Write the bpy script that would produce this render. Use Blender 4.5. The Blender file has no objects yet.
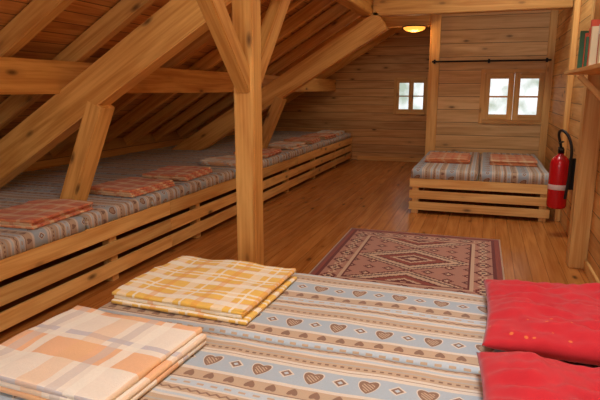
import bpy, bmesh, math, random
from mathutils import Vector, Matrix, noise
random.seed(4)
S=bpy.context.scene
COL=S.collection
def lin(r,g,b):
    f=lambda c:(c/255/12.92) if c/255<=0.04045 else ((c/255+0.055)/1.055)**2.4
    return (f(r),f(g),f(b),1)

# ---------------------------------------------------------------- node helper
class NT:
    def __init__(s,name):
        s.mat=bpy.data.materials.new(name); s.mat.use_nodes=True
        s.t=s.mat.node_tree; s.n=s.t.nodes; s.l=s.t.links
        s.b=s.n['Principled BSDF']
    def new(s,typ,**kw):
        n=s.n.new(typ)
        for k,v in kw.items(): setattr(n,k,v)
        return n
    def m(s,op,a,b=None,c=None,clamp=False):
        n=s.n.new('ShaderNodeMath'); n.operation=op; n.use_clamp=clamp
        for i,v in enumerate((a,b,c)):
            if v is None: continue
            if isinstance(v,(int,float)): n.inputs[i].default_value=v
            else: s.l.new(v,n.inputs[i])
        return n.outputs[0]
    def mix(s,f,a,b,mode='MIX'):
        n=s.n.new('ShaderNodeMix'); n.data_type='RGBA'; n.blend_type=mode
        for sock,v in ((n.inputs[0],f),(n.inputs[6],a),(n.inputs[7],b)):
            if isinstance(v,(int,float,tuple)): sock.default_value=v
            else: s.l.new(v,sock)
        return n.outputs[2]
    def ramp(s,f,stops,interp='LINEAR'):
        n=s.n.new('ShaderNodeValToRGB'); cr=n.color_ramp; cr.interpolation=interp
        while len(cr.elements)<len(stops): cr.elements.new(0.5)
        for e,(p,c) in zip(cr.elements,stops): e.position=p; e.color=c
        s.l.new(f,n.inputs[0]); return n.outputs[0]
    def sep(s,v):
        n=s.n.new('ShaderNodeSeparateXYZ'); s.l.new(v,n.inputs[0]); return n.outputs
    def comb(s,x,y,z):
        n=s.n.new('ShaderNodeCombineXYZ')
        for i,v in enumerate((x,y,z)):
            if isinstance(v,(int,float)): n.inputs[i].default_value=v
            else: s.l.new(v,n.inputs[i])
        return n.outputs[0]
    def noise(s,v,scale,detail=3,dist=0):
        n=s.n.new('ShaderNodeTexNoise'); n.inputs['Scale'].default_value=scale
        n.inputs['Detail'].default_value=detail; n.inputs['Distortion'].default_value=dist
        s.l.new(v,n.inputs['Vector']); return n.outputs[0]
    def bump(s,h,strength=.3,dist=.01):
        n=s.n.new('ShaderNodeBump'); n.inputs['Strength'].default_value=strength
        n.inputs['Distance'].default_value=dist; s.l.new(h,n.inputs['Height'])
        s.l.new(n.outputs[0],s.b.inputs['Normal'])
    def col(s,c):
        if isinstance(c,tuple): s.b.inputs['Base Color'].default_value=c
        else: s.l.new(c,s.b.inputs['Base Color'])
    def rough(s,r): s.b.inputs['Roughness'].default_value=r

def wood(name,light,dark,grain=0,board=None,width=.15,rough=.6,groove=.006,var=.25,gdark=.4):
    k=NT(name)
    tc=k.new('ShaderNodeTexCoord'); oi=k.new('ShaderNodeObjectInfo')
    xyz=list(k.sep(tc.outputs['Object']))
    off=k.m('MULTIPLY',oi.outputs['Random'],17.0)
    gm=None; bid=None
    if board is not None:
        q=k.m('DIVIDE',xyz[board],width)
        fl=k.m('FLOOR',q); fr=k.m('FRACT',q)
        d=k.m('MULTIPLY',k.m('MINIMUM',fr,k.m('SUBTRACT',1.0,fr)),width)
        gm=k.m('LESS_THAN',d,groove/2)
        wn=k.new('ShaderNodeTexWhiteNoise'); wn.noise_dimensions='1D'
        k.l.new(fl,wn.inputs['W']); bid=wn.outputs[0]
        off=k.m('ADD',off,k.m('MULTIPLY',bid,23.0))
    sc=[9,9,9]; sc[grain]=.7
    v=[k.m('ADD',k.m('MULTIPLY',xyz[i],float(sc[i])),off) for i in range(3)]
    vec=k.comb(*v)
    n1=k.noise(vec,1.3,5,1.0)
    sc2=[60,60,60]; sc2[grain]=1.5
    vec2=k.comb(*[k.m('ADD',k.m('MULTIPLY',xyz[i],float(sc2[i])),off) for i in range(3)])
    n2=k.noise(vec2,1.0,3,.2)
    f=k.m('ADD',k.m('MULTIPLY',n1,.65),k.m('MULTIPLY',n2,.35))
    deep=tuple(x*.72 for x in dark[:3])+(1,)
    c=k.ramp(f,[(.26,deep),(.40,dark),(.60,light)])
    sc3=[5.5,5.5,5.5]; sc3[grain]=2.2
    vo=k.new('ShaderNodeTexVoronoi'); vo.inputs['Scale'].default_value=1
    k.l.new(k.comb(*[k.m('ADD',k.m('MULTIPLY',xyz[i],float(sc3[i])),off) for i in range(3)]),vo.inputs['Vector'])
    halo=k.m('SUBTRACT',1.0,k.m('DIVIDE',vo.outputs['Distance'],.30),clamp=True)
    c=k.mix(k.m('MULTIPLY',halo,.55),c,deep)
    kn=k.m('SUBTRACT',1.0,k.m('DIVIDE',vo.outputs['Distance'],.14),clamp=True)
    kd=tuple(x*.28 for x in dark[:3])+(1,)
    c=k.mix(k.m('MULTIPLY',kn,1.4,clamp=True),c,kd)
    rv=bid if bid is not None else oi.outputs['Random']
    br=k.m('ADD',1-var/2,k.m('MULTIPLY',rv,var))
    c=k.mix(1.0,c,k.comb(br,br,br),'MULTIPLY')
    if gm is not None:
        c=k.mix(gm,c,tuple(x*gdark for x in dark[:3])+(1,))
        h=k.m('ADD',k.m('MULTIPLY',n2,.1),k.m('SUBTRACT',1.0,gm))
        k.bump(h,.5,.004)
    else: k.bump(n2,.12,.002)
    k.col(c); k.rough(rough); return k.mat
PL=lin(234,188,112); PD=lin(210,150,76)
BL=lin(232,180,98); BD=lin(204,140,62)
W=[wood('pine_grain_%s'%a,PL,PD,i) for i,a in enumerate('xyz')]
WB=[wood('beam_pine_grain_%s'%a,BL,BD,i) for i,a in enumerate('xyz')]
M_wall_x=wood('wall_boards_x',lin(222,176,112),lin(196,142,80),0,2,.17,groove=.008)
M_wall_y=wood('wall_boards_y',lin(228,180,108),lin(206,148,78),1,2,.17,groove=.008)
M_part=wood('partition_boards',lin(232,192,132),lin(208,162,100),0,2,.2,groove=.008,var=.14)
M_roof=wood('roof_boards',lin(218,158,84),lin(184,118,54),1,0,.13,groove=.009,var=.3)
M_floor=wood('floor_boards',lin(202,132,64),lin(174,104,44),1,0,.13,rough=.27,groove=.004,var=.12,gdark=.55)
def plain(name,c,rough=.5,metal=0):
    k=NT(name); tc=k.new('ShaderNodeTexCoord')
    n=k.noise(tc.outputs['Object'],30,2)
    k.col(k.mix(k.m('MULTIPLY',n,.3),c,tuple(x*.7 for x in c[:3])+(1,)))
    k.rough(rough); k.b.inputs['Metallic'].default_value=metal; return k.mat
M_iron=plain('black_iron',lin(28,24,22),.5,.6)
M_black=plain('black_rubber',lin(18,18,18),.5)
M_red=plain('red_enamel',lin(200,20,28),.25)
M_white=plain('white_label',lin(225,200,190),.5)
def glassmat():
    m=bpy.data.materials.new('window_glass'); m.use_nodes=True; t=m.node_tree
    t.nodes.clear(); o=t.nodes.new('ShaderNodeOutputMaterial'); mx=t.nodes.new('ShaderNodeMixShader')
    a=t.nodes.new('ShaderNodeBsdfTransparent'); g=t.nodes.new('ShaderNodeBsdfGlossy'); g.inputs['Roughness'].default_value=.05
    mx.inputs[0].default_value=.06; t.links.new(a.outputs[0],mx.inputs[1]); t.links.new(g.outputs[0],mx.inputs[2])
    t.links.new(mx.outputs[0],o.inputs[0]); return m
M_glass=glassmat()

# fabrics -----------------------------------------------------------------
def fabric_bump(k,uv,sc=260,st=.35):
    k.bump(k.noise(uv,sc,2),st,.003); k.rough(.95)
    try: k.b.inputs['Sheen Weight'].default_value=.15
    except: pass
def blanket_mat(name='blanket_weave'):
    k=NT(name); tc=k.new('ShaderNodeTexCoord'); uv=tc.outputs['UV']
    o=k.sep(uv); u,v=o[0],o[1]
    P=.40
    p=k.m('FRACT',k.m('DIVIDE',u,P))
    BLUE=lin(170,186,194); BL2=lin(188,202,208); CR=lin(222,210,190); TAN=lin(194,166,134); BR=lin(134,98,74); GR=lin(178,172,160)
    base=k.ramp(p,[(0,BLUE),(.23,CR),(.275,BR),(.285,CR),(.32,TAN),(.40,GR),(.42,TAN),(.47,CR),(.50,BL2),(.53,CR),(.555,TAN),(.64,CR),(.66,BL2),(.74,CR),(.765,BR),(.775,TAN),(.91,CR),(.95,BLUE)],'CONSTANT')
    def heart(center,step,r,shift=0.0,flip=1):
        a=k.m('MULTIPLY',k.m('SUBTRACT',k.m('FRACT',k.m('ADD',k.m('DIVIDE',v,step),shift)),.5),step)
        b=k.m('MULTIPLY',k.m('SUBTRACT',p,center),P*flip)
        b2=k.m('SUBTRACT',b,k.m('MULTIPLY',k.m('ABSOLUTE',a),.75))
        b2=k.m('ADD',b2,r*.35)
        return k.m('SQRT',k.m('ADD',k.m('MULTIPLY',a,a),k.m('MULTIPLY',b2,b2)))
    d=heart(.11,.19,.034)
    c=k.mix(k.m('LESS_THAN',d,.037),base,CR)
    c=k.mix(k.m('LESS_THAN',d,.033),c,BR)
    chk=k.m('GREATER_THAN',k.m('FRACT',k.m('DIVIDE',k.m('ADD',u,v),.014)),.5)
    c=k.mix(k.m('MULTIPLY',chk,k.m('LESS_THAN',d,.022)),c,TAN)
    a=k.m('MULTIPLY',k.m('FRACT',k.m('DIVIDE',v,.19)),.19)
    a=k.m('MINIMUM',a,k.m('SUBTRACT',.19,a))
    b=k.m('ABSOLUTE',k.m('MULTIPLY',k.m('SUBTRACT',p,.11),P))
    dd=k.m('ADD',a,b)
    c=k.mix(k.m('LESS_THAN',dd,.03),c,CR); c=k.mix(k.m('LESS_THAN',dd,.022),c,BR); c=k.mix(k.m('LESS_THAN',dd,.010),c,BL2)
    d2=heart(.845,.075,.015,.3,-1)
    c=k.mix(k.m('LESS_THAN',d2,.018),c,BR)
    z=k.m('ABSOLUTE',k.m('SUBTRACT',k.m('FRACT',k.m('DIVIDE',v,.035)),.5))
    zz=k.m('ADD',k.m('MULTIPLY',z,.05),.585)
    c=k.mix(k.m('LESS_THAN',k.m('ABSOLUTE',k.m('SUBTRACT',p,zz)),.010),c,BR)
    for cen,st in ((.365,.028),(.70,.05)):
        z2=k.m('MULTIPLY',k.m('GREATER_THAN',k.m('FRACT',k.m('DIVIDE',v,st)),.5),k.m('LESS_THAN',k.m('ABSOLUTE',k.m('SUBTRACT',p,cen)),.013))
        c=k.mix(z2,c,BR if cen<.5 else TAN)
    n=k.noise(uv,120,3); c=k.mix(k.m('MULTIPLY',n,.3),c,lin(146,132,116))
    k.col(c); fabric_bump(k,uv); return k.mat
M_blanket=blanket_mat()
def weave(name,base,ub,vb):
    k=NT(name); tc=k.new('ShaderNodeTexCoord'); uv=tc.outputs['UV']; o=k.sep(uv)
    c=base
    for s,L in ((o[0],ub),(o[1],vb)):
        for per,off,w,cl,al in L:
            f=k.m('LESS_THAN',k.m('FRACT',k.m('ADD',k.m('DIVIDE',s,per),off)),w)
            c=k.mix(k.m('MULTIPLY',f,al),c,cl)
    n=k.noise(uv,90,3); c=k.mix(k.m('MULTIPLY',n,.15),c,lin(150,110,70))
    k.col(c); fabric_bump(k,uv,220,.5); return k.mat
YW=lin(246,240,220)
M_yel=weave('yellow_striped_weave',lin(240,194,88),
  [(.20,.0,.24,YW,.80),(.20,.38,.07,YW,.85),(.20,.55,.07,YW,.85),(.20,.80,.06,lin(224,150,64),.5)],
  [(.24,.1,.22,YW,.55),(.24,.50,.12,lin(232,154,58),.5),(.24,.75,.05,YW,.8)])
M_ora=weave('peach_white_weave',lin(240,230,210),
  [(.34,.15,.36,lin(238,170,104),.75),(.34,.70,.09,lin(196,192,196),.8)],
  [(.34,.05,.26,lin(238,190,134),.45),(.34,.50,.14,YW,.8),(.34,.70,.12,lin(206,194,184),.6)])
M_red2=weave('coral_striped_weave',lin(224,140,92),
  [(.16,.0,.26,lin(240,208,160),.75),(.16,.55,.16,lin(206,90,60),.75)],
  [(.20,.2,.16,lin(240,214,170),.45),(.20,.6,.16,lin(212,108,70),.5)])
def pillow_mat():
    k=NT('red_pillowcase'); tc=k.new('ShaderNodeTexCoord'); uv=tc.outputs['UV']
    o=k.sep(uv)
    n=k.noise(uv,9,3)
    c=k.mix(k.m('MULTIPLY',n,.7),lin(176,20,34),lin(206,38,44))
    vo=k.new('ShaderNodeTexVoronoi'); vo.inputs['Scale'].default_value=20; k.l.new(uv,vo.inputs['Vector'])
    msk=k.m('MULTIPLY',k.m('LESS_THAN',vo.outputs['Distance'],.14),k.m('LESS_THAN',o[1],.20))
    c=k.mix(k.m('MULTIPLY',msk,.6),c,lin(226,130,56))
    k.col(c); fabric_bump(k,uv,200,.25); return k.mat
M_pil=pillow_mat()
def rug_mat():
    k=NT('kilim_weave'); tc=k.new('ShaderNodeTexCoord'); uv=tc.outputs['UV']; o=k.sep(uv)
    Wd,Ln=1.54,1.84
    q=.015
    qu=k.m('MULTIPLY',k.m('ROUND',k.m('DIVIDE',o[0],q)),q); qv=k.m('MULTIPLY',k.m('ROUND',k.m('DIVIDE',o[1],q)),q)
    au=k.m('SUBTRACT',Wd/2,k.m('ABSOLUTE',qu)); av=k.m('SUBTRACT',Ln/2,k.m('ABSOLUTE',qv))
    e=k.m('MINIMUM',au,av)
    ROSE=lin(198,144,120); CR=lin(224,192,158); MA=lin(116,44,40); GR=lin(104,74,70); RD=lin(158,74,58)
    sv=.66
    b=k.m('MULTIPLY',k.m('SUBTRACT',k.m('FRACT',k.m('ADD',k.m('DIVIDE',qv,sv),.5)),.5),sv)
    d=k.m('ADD',k.m('MULTIPLY',k.m('ABSOLUTE',qu),.62),k.m('ABSOLUTE',b))
    dm=k.m('DIVIDE',d,.60)
    fld=k.ramp(dm,[(0,CR),(.07,MA),(.15,CR),(.20,RD),(.31,MA),(.35,CR),(.44,GR),(.48,CR),(.52,MA),(.56,ROSE)],'CONSTANT')
    g=.165
    a2=k.m('SUBTRACT',k.m('FRACT',k.m('ADD',k.m('DIVIDE',qu,g),.5)),.5); b2=k.m('SUBTRACT',k.m('FRACT',k.m('ADD',k.m('DIVIDE',qv,g),.5)),.5)
    ds=k.m('ADD',k.m('ABSOLUTE',a2),k.m('ABSOLUTE',b2))
    out=k.m('GREATER_THAN',dm,.58)
    fld=k.mix(k.m('MULTIPLY',k.m('LESS_THAN',ds,.34),out),fld,MA)
    fld=k.mix(k.m('MULTIPLY',k.m('LESS_THAN',ds,.14),out),fld,CR)
    isU=k.m('LESS_THAN',au,av)
    along=k.m('ADD',k.m('MULTIPLY',isU,qv),k.m('MULTIPLY',k.m('SUBTRACT',1.0,isU),qu))
    z=k.m('ABSOLUTE',k.m('SUBTRACT',k.m('FRACT',k.m('DIVIDE',along,.22)),.5))
    bc=ROSE
    cen=k.m('ABSOLUTE',k.m('SUBTRACT',e,.165))
    dd=k.m('ADD',cen,k.m('MULTIPLY',k.m('SUBTRACT',.5,z),.17))
    bc=k.mix(k.m('LESS_THAN',dd,.075),bc,MA)
    bc=k.mix(k.m('LESS_THAN',dd,.045),bc,CR)
    bc=k.mix(k.m('LESS_THAN',dd,.022),bc,GR)
    dd2=k.m('ADD',cen,k.m('MULTIPLY',z,.17))
    bc=k.mix(k.m('LESS_THAN',dd2,.04),bc,CR)
    bc=k.mix(k.m('LESS_THAN',dd2,.02),bc,RD)
    c=k.mix(k.m('LESS_THAN',e,.27),fld,bc)
    for cc_,w_,cl in ((.275,.012,MA),(.25,.010,CR),(.075,.012,MA)):
        c=k.mix(k.m('LESS_THAN',k.m('ABSOLUTE',k.m('SUBTRACT',e,cc_)),w_),c,cl)
    c=k.mix(k.m('LESS_THAN',e,.062),c,RD)
    c=k.mix(k.m('LESS_THAN',e,.016),c,CR)
    n=k.noise(uv,150,2); c=k.mix(k.m('MULTIPLY',n,.2),c,lin(130,90,76))
    k.col(c); fabric_bump(k,uv,300); return k.mat
M_rug=rug_mat()

# ---------------------------------------------------------------- mesh helpers
def obj(name,me,mat=None,parent=None):
    o=bpy.data.objects.new(name,me); COL.objects.link(o)
    if mat: me.materials.append(mat)
    if parent: o.parent=parent
    return o
def empty(name,loc=(0,0,0)):
    o=bpy.data.objects.new(name,None); COL.objects.link(o); o.empty_display_size=.1; return o
def box(name,x0,x1,y0,y1,z0,z1,mat,parent=None,bev=.004):
    bm=bmesh.new(); bmesh.ops.create_cube(bm,size=1)
    for v in bm.verts: v.co=Vector((v.co.x*(x1-x0),v.co.y*(y1-y0),v.co.z*(z1-z0)))
    if bev: bmesh.ops.bevel(bm,geom=bm.edges[:],offset=bev,segments=2,affect='EDGES')
    me=bpy.data.meshes.new(name); bm.to_mesh(me); bm.free()
    o=obj(name,me,mat,parent); o.location=((x0+x1)/2,(y0+y1)/2,(z0+z1)/2); return o
def beam(name,p0,p1,w,h,mat=None,parent=None,roll_up=Vector((0,0,1)),bev=.008):
    p0,p1=Vector(p0),Vector(p1); d=p1-p0; L=d.length; X=d.normalized()
    Y=roll_up.cross(X).normalized(); Z=X.cross(Y)
    bm=bmesh.new(); bmesh.ops.create_cube(bm,size=1)
    for v in bm.verts: v.co=Vector((v.co.x*L,v.co.y*w,v.co.z*h))
    bmesh.ops.bevel(bm,geom=bm.edges[:],offset=bev,segments=2,affect='EDGES')
    me=bpy.data.meshes.new(name); bm.to_mesh(me); bm.free()
    o=obj(name,me,mat or WB[0],parent)
    R=Matrix((X,Y,Z)).transposed().to_4x4(); o.matrix_world=Matrix.Translation((p0+p1)/2)@R
    return o
def prisms(name,polys,y0,y1,mat):
    bm=bmesh.new()
    for P in polys:
        a=[bm.verts.new((x,y0,z)) for x,z in P]; b=[bm.verts.new((x,y1,z)) for x,z in P]
        bm.faces.new(a); bm.faces.new(b[::-1])
        for i in range(len(P)):
            j=(i+1)%len(P); bm.faces.new((a[j],a[i],b[i],b[j]))
    bmesh.ops.recalc_face_normals(bm,faces=bm.faces[:])
    me=bpy.data.meshes.new(name); bm.to_mesh(me); bm.free(); return obj(name,me,mat)
def drape_bm(bm,x0,x1,y0,y1,z0,z1,r,stripes='x',amp=.004,freq=3,step=.05,seed=0,uvo=(0,0)):
    uvl=bm.loops.layers.uv.verify()
    cx0,cx1,cy0,cy1=x0+r,x1-r,y0+r,y1-r
    M=r*math.pi/2+(z1-z0-r)
    def axis(a,b):
        n=max(2,int((b-a)/step)); core=[a+(b-a)*i/n for i in range(n+1)]
        outs=[r*math.pi/2*i/4 for i in range(1,5)]
        k=max(1,int((M-r*math.pi/2)/.05)) if M-r*math.pi/2>1e-5 else 0
        outs+=[r*math.pi/2+(M-r*math.pi/2)*i/k for i in range(1,k+1)]
        return [a-o for o in outs[::-1]]+core+[b+o for o in outs]
    xs,ys=axis(cx0,cx1),axis(cy0,cy1)
    V={}
    for i,x in enumerate(xs):
        for j,y in enumerate(ys):
            ccx=min(max(x,cx0),cx1); ccy=min(max(y,cy0),cy1)
            ox,oy=x-ccx,y-ccy; ov=math.hypot(ox,oy); mx=max(abs(ox),abs(oy))
            nz=noise.noise(Vector((x*freq+seed,y*freq,seed*1.7)))+.5*noise.noise(Vector((x*freq*3,y*freq*3+seed,0)))
            if ov<1e-9: V[i,j]=bm.verts.new((x,y,z1+amp*nz)); continue
            dx,dy=ox/ov,oy/ov; q=mx
            if q<r*math.pi/2: a=q/r; out=r*math.sin(a); dn=r*(1-math.cos(a))
            else: out=r; dn=r+(q-r*math.pi/2)
            out+=amp*.6*nz
            V[i,j]=bm.verts.new((ccx+dx*out,ccy+dy*out,z1-dn+amp*nz*max(0,1-dn/max(1e-6,(z1-z0)))))
    for i in range(len(xs)-1):
        for j in range(len(ys)-1):
            idx=[(i,j),(i+1,j),(i+1,j+1),(i,j+1)]
            f=bm.faces.new([V[t] for t in idx]); f.smooth=True
            for lp,(a,b) in zip(f.loops,idx):
                lp[uvl].uv=((ys[b],xs[a]) if stripes=='x' else (xs[a],ys[b]))
                lp[uvl].uv=(lp[uvl].uv[0]+uvo[0],lp[uvl].uv[1]+uvo[1])
    n,m=len(xs)-1,len(ys)-1
    ring=[V[i,0] for i in range(n+1)]+[V[n,j] for j in range(1,m+1)]+[V[i,m] for i in range(n-1,-1,-1)]+[V[0,j] for j in range(m-1,0,-1)]
    bm.faces.new(ring[::-1])
def drape(name,*a,mat=None,parent=None,**k):
    bm=bmesh.new(); drape_bm(bm,*a,**k); me=bpy.data.meshes.new(name); bm.to_mesh(me); bm.free()
    return obj(name,me,mat,parent)
def towel(name,cx,cy,z,w,d,mat,rot=0,layers=3,t=.02,seed=0):
    bm=bmesh.new()
    rnd=random.Random(seed)
    for i in range(layers):
        s=rnd.uniform(-.012,.012); e=rnd.uniform(0,.03)
        drape_bm(bm,-w/2+s+e*(i%2),w/2+s-e*.4*i,-d/2+rnd.uniform(-.012,.012),d/2-e*.6,i*t,(i+1)*t-.0005,t*.48,amp=.013 if i==layers-1 else .004,freq=4,step=.025,seed=seed+i,uvo=(.03*i,.02*i))
    me=bpy.data.meshes.new(name); bm.to_mesh(me); bm.free()
    o=obj(name,me,mat); o.location=(cx,cy,z); o.rotation_euler=(0,0,rot); return o
def pillow(name,cx,cy,z,w,d,h,mat,rot=0,seed=0):
    bm=bmesh.new(); uvl=bm.loops.layers.uv.verify(); N=64
    def P(i,j,s):
        u=-1+2*i/N; v=-1+2*j/N
        prof=max(0,(1-abs(u)**3)*(1-abs(v)**3))**.42
        pin=1-.05*(1-u*u)*(abs(v)**4) ; pin2=1-.05*(1-v*v)*(abs(u)**4)
        x=u*w/2*pin2; y=v*d/2*pin
        nz=noise.noise(Vector((x*6+seed,y*6,seed)))*.035+noise.noise(Vector((x*9+y*6,y*22,seed+4)))*.022+noise.noise(Vector((x*30,y*16,seed+9)))*.010
        return (x,y,h*.40+s*prof*h*.5+(nz*prof if s>0 else 0))
    for s in (1,-1):
        V={(i,j):bm.verts.new(P(i,j,s)) for i in range(N+1) for j in range(N+1)}
        for i in range(N):
            for j in range(N):
                idx=[(i,j),(i+1,j),(i+1,j+1),(i,j+1)]
                if s<0: idx=idx[::-1]
                f=bm.faces.new([V[t] for t in idx]); f.smooth=True
                for lp,(a,b) in zip(f.loops,idx): lp[uvl].uv=(w*a/N,d*b/N)
    bmesh.ops.remove_doubles(bm,verts=bm.verts[:],dist=.0008)
    zmin=min(v.co.z for v in bm.verts)
    for v in bm.verts: v.co.z-=zmin
    me=bpy.data.meshes.new(name); bm.to_mesh(me); bm.free()
    o=obj(name,me,mat); o.location=(cx,cy,z); o.rotation_euler=(0,0,rot); return o
def lathe(name,prof,mat,parent=None,seg=40,loc=(0,0,0)):
    bm=bmesh.new(); rings=[]
    for r,z in prof:
        rings.append([bm.verts.new((r*math.cos(2*math.pi*i/seg),r*math.sin(2*math.pi*i/seg),z)) for i in range(seg)] if r>1e-6 else [bm.verts.new((0,0,z))])
    for A,B in zip(rings,rings[1:]):
        for i in range(seg):
            j=(i+1)%seg
            if len(A)==1: f=bm.faces.new((A[0],B[j],B[i]))
            elif len(B)==1: f=bm.faces.new((A[i],A[j],B[0]))
            else: f=bm.faces.new((A[i],A[j],B[j],B[i]))
            f.smooth=True
    bmesh.ops.recalc_face_normals(bm,faces=bm.faces[:])
    me=bpy.data.meshes.new(name); bm.to_mesh(me); bm.free(); o=obj(name,me,mat,parent); o.location=loc; return o
def tube(name,pts,r,mat,parent=None):
    c=bpy.data.curves.new(name,'CURVE'); c.dimensions='3D'; c.bevel_depth=r; c.bevel_resolution=4; c.use_fill_caps=True
    s=c.splines.new('BEZIER'); s.bezier_points.add(len(pts)-1)
    for b,p in zip(s.bezier_points,pts): b.co=p; b.handle_left_type=b.handle_right_type='AUTO'
    tmp=bpy.data.objects.new('tmp',c); COL.objects.link(tmp)
    dg=bpy.context.evaluated_depsgraph_get(); me=bpy.data.meshes.new_from_object(tmp.evaluated_get(dg)); me.name=name
    bpy.data.objects.remove(tmp); me.materials.clear()
    return obj(name,me,mat,parent)

# ---------------------------------------------------------------- shell
SL=.605; ANG=math.atan(SL)
zr=lambda x:3.82+SL*x      # underside of roof boards
zraf=lambda x:3.65+SL*x    # underside of rafters
zb=lambda x:3.224+SL*x     # principal centre line
XL,XR,YB,YP,YF=-4.95,.9,-1.6,8.95,11.6
box('floor',XL-.1,XR+.1,YB-.1,YF+.1,-.08,0,M_floor,bev=0)
def col(x0,x1,z0=0,z1=None):
    return [(x0,z0),(x1,z0),(x1,zr(x1) if z1 is None else z1),(x0,zr(x0) if z1 is None else z1)]
FW=(-1.80,-1.19,1.05,1.70); PW=(-.05,.82,1.04,1.76)
prisms('wall_far',[col(XL,FW[0]),col(FW[0],FW[1],0,FW[2]),col(FW[0],FW[1],FW[3]),col(FW[1],-.87)],YF,YF+.12,M_wall_x)
prisms('wall_partition',[col(-.87,PW[0]),col(PW[0],PW[1],0,PW[2]),col(PW[0],PW[1],PW[3]),col(PW[1],XR)],YP,YP+.12,M_part)
prisms('wall_partition_side',[col(-.87,-.75)],YP+.12,YF+.12,M_wall_y)
prisms('wall_right',[col(XR,XR+.12)],YB,YP+.12,M_wall_y)
prisms('wall_left',[col(XL-.12,XL)],YB,YF+.12,M_wall_y)
prisms('wall_back',[col(XL,XR)],YB-.12,YB,M_wall_x)
xa,xb=XL-.3,XR+.3
c=math.cos(ANG)
L=(xb-xa)/c
bm=bmesh.new(); bmesh.ops.create_cube(bm,size=1)
for v in bm.verts: v.co=Vector((v.co.x*L,v.co.y*(YF-YB+.4),v.co.z*.04))
me=bpy.data.meshes.new('ceiling'); bm.to_mesh(me); bm.free()
o=obj('ceiling',me,M_roof); xm=(xa+xb)/2
o.location=(xm-.02*math.sin(ANG),(YF+YB)/2,zr(xm)+.02*c+.004); o.rotation_euler=(0,-ANG,0)
raf=empty('roof_rafters'); y=YB+.3; i=0
while y<YF:
    x0,x1=XL+.05,(XR-.05 if y<YP-.05 else -.95)
    dz=.07/c
    beam('rafter_%d'%i,(x0,y,zraf(x0)+dz),(x1,y,zraf(x1)+dz),.10,.14,parent=raf)
    y+=.72; i+=1
for k,(Y,xe) in enumerate(((3.5,-1.66),(7.4,-1.36))):
    t=empty('roof_truss' )
    beam('principal_rafter',(XL+.12,Y,zb(XL+.12)),(xe,Y,zb(xe)),.16,.27,parent=t)
    beam('strut',(-3.16,Y,.585),(-2.80,Y,1.40),.14,.17,parent=t,roll_up=Vector((0,1,0)))
    beam('collar_beam',(-1.48,Y,2.56),(XR-.01,Y,2.56),.16,.22,parent=t)
box('purlin',-3.27,-3.11,YB+.05,YF-.02,1.47,1.72,WB[1],bev=.008)
box('purlin',-1.65,-1.49,YB+.05,7.48,2.458,2.70,WB[1],bev=.008)
p=empty('support_post')
box('post',-1.645,-1.495,3.425,3.575,0,2.455,WB[2],p,bev=.008)
beam('knee_brace_near',(-1.57,3.47,1.52),(-1.57,2.57,2.44),.10,.13,parent=p)
beam('knee_brace_far',(-1.57,3.53,1.52),(-1.57,4.40,2.44),.10,.13,parent=p)
box('trim_1',-.885,-.73,YP-.07,YP-.001,0,zr(-.885)-.2,W[2],bev=.006)
box('trim_2',.80,.899,YP-.06,YP-.001,0,3.9,W[2],bev=.006)
box('trim_3',.76,.898,4.95,5.12,0,3.9,W[2],bev=.008)
box('trim_4',.84,.898,6.75,6.87,0,3.9,W[2],bev=.006)
box('baseboard_right',.875,.899,YB+.01,4.94,0,.09,W[1],bev=.004)
box('baseboard_far',-2.6,-.88,YF-.025,YF-.001,0,.09,W[0],bev=.004)
box('beam_end_tie',-1.95,-.88,8.72,8.86,2.46,2.66,WB[0],bev=.008)

def window(name,x0,x1,z0,z1,y,stile=.07):
    w=empty(name); m=W[2]; mh=W[0]
    box('casing_left',x0-.05,x0+.01,y-.025,y+.10,z0-.05,z1+.05,m,w)
    box('casing_right',x1-.01,x1+.05,y-.025,y+.10,z0-.05,z1+.05,m,w)
    box('casing_top',x0+.01,x1-.01,y-.025,y+.10,z1-.01,z1+.05,mh,w)
    box('sill',x0+.01,x1-.01,y-.04,y+.10,z0-.05,z0+.01,mh,w)
    xm=(x0+x1)/2
    for a,b,n in ((x0+.01,xm-.002,'left'),(xm+.002,x1-.01,'right')):
        box('stile_a_'+n,a,a+stile,y,y+.045,z0+.01,z1-.01,m,w)
        box('stile_b_'+n,b-stile,b,y,y+.045,z0+.01,z1-.01,m,w)
        box('rail_top_'+n,a+stile,b-stile,y,y+.045,z1-.01-stile,z1-.01,mh,w)
        box('rail_bottom_'+n,a+stile,b-stile,y,y+.045,z0+.01,z0+.01+stile,mh,w)
        zm=(z0+z1)/2
        box('muntin_'+n,a+stile,b-stile,y+.01,y+.035,zm-.013,zm+.013,mh,w,bev=.002)
        box('glass_'+n,a+stile,b-stile,y+.02,y+.024,z0+.01+stile,z1-.01-stile,M_glass,w,bev=0)
    return w
window('window_1',*FW,YF,stile=.045)
window('window_2',*PW,YP,stile=.082)

r=empty('iron_rail')
tube('rod',[(-.84,YP-.10,1.93),(0,YP-.10,1.93),(.86,YP-.10,1.93)],.013,M_iron,r)
for x in (-.8,0,.8): 
    box('bracket',x-.015,x+.015,YP-.115,YP-.072 if x<-.7 or x>.78 else YP-.001,1.90,1.96,M_iron,r,bev=.002)
l=empty('ceiling_lamp')
lathe('base',[(0,0),(.17,0),(.17,-.015),(0,-.015)],M_iron,l,loc=(-1.12,8.77,2.459))
k=NT('lamp_glass'); k.col(lin(255,170,70)); k.b.inputs['Emission Color'].default_value=(1,.36,.05,1); k.b.inputs['Emission Strength'].default_value=1.7
lathe('diffuser',[(.165,-.015),(.16,-.04),(.12,-.065),(.06,-.078),(0,-.08)],k.mat,l,loc=(-1.12,8.77,2.459))
ld=bpy.data.lights.new('lamp_bulb','POINT'); ld.energy=6; ld.color=(1,.6,.28); ld.shadow_soft_size=.08
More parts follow.
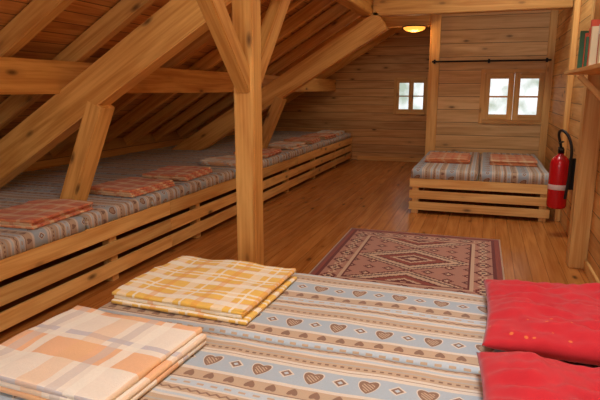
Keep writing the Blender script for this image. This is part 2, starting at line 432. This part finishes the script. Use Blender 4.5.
lo=bpy.data.objects.new('lamp_bulb',ld); COL.objects.link(lo); lo.location=(-1.12,8.77,2.33); lo.parent=l

# ---------------------------------------------------------------- left sleeping platform
PX=-2.70
pf=empty('sleeping_platform'); y0,y1=.6,11.5
for i,(a,b) in enumerate(((.06,.17),(.215,.325),(.37,.495))):
    n=3
    for s in range(n):
        ya=y0+(y1-y0)*s/n; yb=y0+(y1-y0)*(s+1)/n-.004
        box('rail_%d_%d'%(i,s),PX-.03,PX,ya,yb,a,b,W[1],pf)
s=0; y=y0+.1
while y<y1:
    box('leg_%d'%s,PX-.11,PX-.031,y,y+.08,0,.46,W[2],pf); y+=1.35; s+=1
box('deck',XL+.02,PX-.031,y0,y1,.462,.485,W[1],pf)
y=y0+.05; n=(y1-y0-.08)/13
for i in range(13):
    drape('mattress' ,XL+.06,PX-.01,y,y+n-.008,.497,.60,.04,mat=M_blanket,parent=None,amp=.006,seed=i,uvo=(i*.07,i*.11))
    y+=n
for i,(tx,ty,m) in enumerate(((-3.02,2.98,M_red2),(-3.02,4.12,M_red2),(-3.05,4.98,M_red2),(-2.98,6.1,M_ora),(-3.0,7.0,M_red2),(-3.0,8.1,M_ora),(-3.0,9.0,M_red2),(-2.98,9.9,M_red2),(-3.0,10.8,M_ora))):
    towel('folded_blanket',tx,ty,.606,.5,.64,m,rot=.06*(-1)**i,seed=i+10,t=.020)

# ---------------------------------------------------------------- far double bed
fb=empty('low_double_bed'); X0,X1,Y0,Y1=-.83,.77,6.64,8.84
for i,(a,b) in enumerate(((.05,.15),(.19,.29),(.33,.44))):
    box('front_rail_%d'%i,X0,X1,Y0,Y0+.03,a,b,W[0],fb)
    box('side_rail_%d'%i,X0,X0+.03,Y0+.031,Y1,a,b,W[1],fb)
    box('side_rail_r_%d'%i,X1-.03,X1,Y0+.031,Y1,a,b,W[1],fb)
for n,(x,y) in enumerate(((X0+.031,Y0+.031),(X1-.111,Y0+.031),(X0+.031,Y1-.09),(X1-.111,Y1-.09))):
    box('leg_%d'%n,x,x+.08,y,y+.08,0,.39,W[2],fb)
box('deck',X0+.031,X1-.031,Y0+.031,Y1,.391,.41,W[1],fb)
for a,b in ((X0+.01,-.035),(-.025,X1-.01)):
    drape('mattress',a,b,Y0+.005,Y1-.02,.443,.56,.04,stripes='y',mat=M_blanket,amp=.006,seed=a*9,uvo=(a,0))
towel('folded_blanket',-.43,7.62,.565,.56,.75,M_red2,seed=31); towel('folded_blanket',.37,7.62,.565,.56,.75,M_red2,seed=33)

# ---------------------------------------------------------------- foreground bed
bb=empty('wide_bed_frame'); X0,X1,Y0,Y1=-1.60,.85,.25,2.60
for i,(a,b) in enumerate(((.05,.13),(.165,.265),(.30,.41))):
    box('far_rail_%d'%i,X0,X1,Y1-.03,Y1,a,b,W[0],bb)
    box('near_rail_%d'%i,X0,X1,Y0,Y0+.03,a,b,W[0],bb)
    box('foot_rail_%d'%i,X0,X0+.03,Y0+.031,Y1-.031,a,b,W[1],bb)
for n,(x,y) in enumerate(((X0+.031,Y0+.031),(X1-.09,Y0+.031),(X0+.031,Y1-.115),(X1-.09,Y1-.115))):
    box('leg_%d'%n,x,x+.08,y,y+.08,0,.39,W[2],bb)
box('deck',X0+.031,X1,Y0+.031,Y1-.031,.391,.41,W[0],bb)
for i,(a,b) in enumerate(((.26,1.04),(1.045,1.82),(1.825,2.595))):
    drape('mattress',X0+.005,X1-.005,a,b,.413,.55,.035,mat=M_blanket,amp=.007,seed=i*3.3,step=.035,uvo=(.05,.02*i))
towel('folded_blanket',-1.21,2.20,.558,.68,.60,M_yel,rot=-.03,layers=3,t=.017,seed=2)
towel('folded_blanket',-1.27,1.44,.558,.62,.56,M_ora,rot=-.05,layers=3,t=.019,seed=5)
pillow('pillow',.42,2.22,.560,.76,.70,.12,M_pil,rot=0,seed=1)
pillow('pillow',.42,1.46,.560,.78,.72,.12,M_pil,rot=.02,seed=7)

bm=bmesh.new(); uvl=bm.loops.layers.uv.verify()
bmesh.ops.create_grid(bm,x_segments=30,y_segments=36,size=.5)
for v in bm.verts:
    v.co.x*=1.54; v.co.y*=1.84; v.co.z=.008+.002*noise.noise(Vector((v.co.x*4,v.co.y*4,0)))
for f in bm.faces:
    f.smooth=True
    for lp in f.loops: lp[uvl].uv=(lp.vert.co.x,lp.vert.co.y)
me=bpy.data.meshes.new('kilim_rug'); bm.to_mesh(me); bm.free()
o=obj('kilim_rug',me,M_rug); o.location=(-.54,4.74,.002); o.rotation_euler=(0,0,.01)
sm=o.modifiers.new('thickness','SOLIDIFY'); sm.thickness=.007; sm.offset=-1

# ---------------------------------------------------------------- fire extinguisher
e=empty('fire_extinguisher'); ex,ey,ez=.755,6.05,.30
lathe('cylinder',[(0,0),(.07,0),(.09,.012),(.095,.03),(.095,.44),(.09,.48),(.07,.52),(.04,.545),(.028,.555),(.028,.57),(0,.57)],M_red,e,loc=(ex,ey,ez))
lathe('label',[(.0955,.20),(.0962,.202),(.0962,.25),(.0955,.252)],M_white,e,loc=(ex,ey,ez))
lathe('valve',[(0,.57),(.03,.57),(.03,.61),(.02,.63),(0,.63)],M_iron,e,loc=(ex,ey,ez))
beam('lever_top',(ex-.02,ey+.02,ez+.67),(ex-.01,ey-.15,ez+.70),.025,.012,M_black,e,bev=.003)
beam('lever_bottom',(ex-.02,ey+.02,ez+.625),(ex-.01,ey-.13,ez+.61),.025,.012,M_black,e,bev=.003)
tube('hose',[(ex,ey+.02,ez+.61),(ex-.03,ey-.06,ez+.80),(ex+.04,ey-.15,ez+.74),(ex+.075,ey-.15,ez+.42),(ex+.06,ey-.12,ez+.12)],.014,M_black,e)
box('wall_bracket',ex+.08,.899,ey-.03,ey+.03,ez+.2,ez+.52,M_iron,e,bev=.003)

# shelf + books
s=empty('wall_shelf')
box('board',.58,.898,3.0,4.93,1.62,1.648,W[1],s)
for y in (3.5,4.55):
    beam('bracket_arm',(.885,y,1.36),(.64,y,1.605),.035,.04,W[0],s,bev=.003)
    box('bracket_back',.868,.898,y-.025,y+.025,1.30,1.62,W[2],s)
bm=bmesh.new(); y=3.05
bc=[lin(190,40,34),lin(235,215,170),lin(60,110,70),lin(220,170,60),lin(60,80,130),lin(214,80,44),lin(240,236,226),lin(110,70,54)]
me=bpy.data.meshes.new('shelf_books')
for c_ in bc: me.materials.append(plain('book_cover',c_,.6))
rb=random.Random(3); bi=0
while y<4.70:
    t=rb.uniform(.03,.06); h=rb.uniform(.20,.32); d=rb.uniform(.16,.24)
    r_=bmesh.ops.create_cube(bm,size=1)
    for v in r_['verts']: v.co=Vector((.87-d/2+v.co.x*d,y+t/2+v.co.y*t,1.649+h/2+v.co.z*h))
    for f in {f for v in r_['verts'] for f in v.link_faces}: f.material_index=bi%8
    bi+=rb.choice((1,2,3)); y+=t+.002
bm.to_mesh(me); bm.free(); obj('shelf_books',me)

# ---------------------------------------------------------------- light
w=bpy.data.worlds.new('outdoor_daylight'); S.world=w; w.use_nodes=True; t=w.node_tree
bg=t.nodes['Background']; tc=t.nodes.new('ShaderNodeTexCoord'); nz=t.nodes.new('ShaderNodeTexNoise'); nz.inputs['Scale'].default_value=24; nz.inputs['Detail'].default_value=4
cr=t.nodes.new('ShaderNodeValToRGB'); cr.color_ramp.elements[0].position=.38; cr.color_ramp.elements[0].color=lin(170,184,168); cr.color_ramp.elements[1].position=.58; cr.color_ramp.elements[1].color=lin(244,248,250)
t.links.new(tc.outputs['Generated'],nz.inputs[0]); t.links.new(nz.outputs[0],cr.inputs[0]); t.links.new(cr.outputs[0],bg.inputs[0]); bg.inputs[1].default_value=1.4
def area(name,loc,rot,sx,sy,p,c=(1,.95,.88)):
    d=bpy.data.lights.new(name,'AREA'); d.shape='RECTANGLE'; d.size=sx; d.size_y=sy; d.energy=p; d.color=c
    o=bpy.data.objects.new(name,d); COL.objects.link(o); o.location=loc; o.rotation_euler=rot
area('fill_back',(-.8,YB+.1,1.7),(math.radians(90),0,0),1.6,1.0,42,(.95,.97,1))  # added soft fill behind the camera; the back wall has no opening
area('fill_roof_near',(.1,1.3,3.5),(0,math.radians(-20),0),.7,.7,72,(.96,.98,1))  # added overhead fill for the foreground bed; the roof is closed here
area('fill_roof_mid',(.1,5.6,3.5),(0,math.radians(-20),0),.7,.7,34,(1,.98,.93))  # added unseen fill under the unbroken roof, halfway down the room
area('fill_far_end',(-1.9,9.9,2.45),(0,0,0),.7,.7,5,(1,.93,.82))  # weak extra fill facing down under the far roof, no real source
cam=bpy.data.cameras.new('camera'); co=bpy.data.objects.new('camera',cam); COL.objects.link(co)
cam.sensor_width=36; cam.lens=32.4; cam.clip_start=.02
co.location=(0,0,1.5); co.rotation_euler=(math.radians(90-11.51),0,math.radians(18.75)); S.camera=co
try: S.view_settings.view_transform='Standard'
except: pass
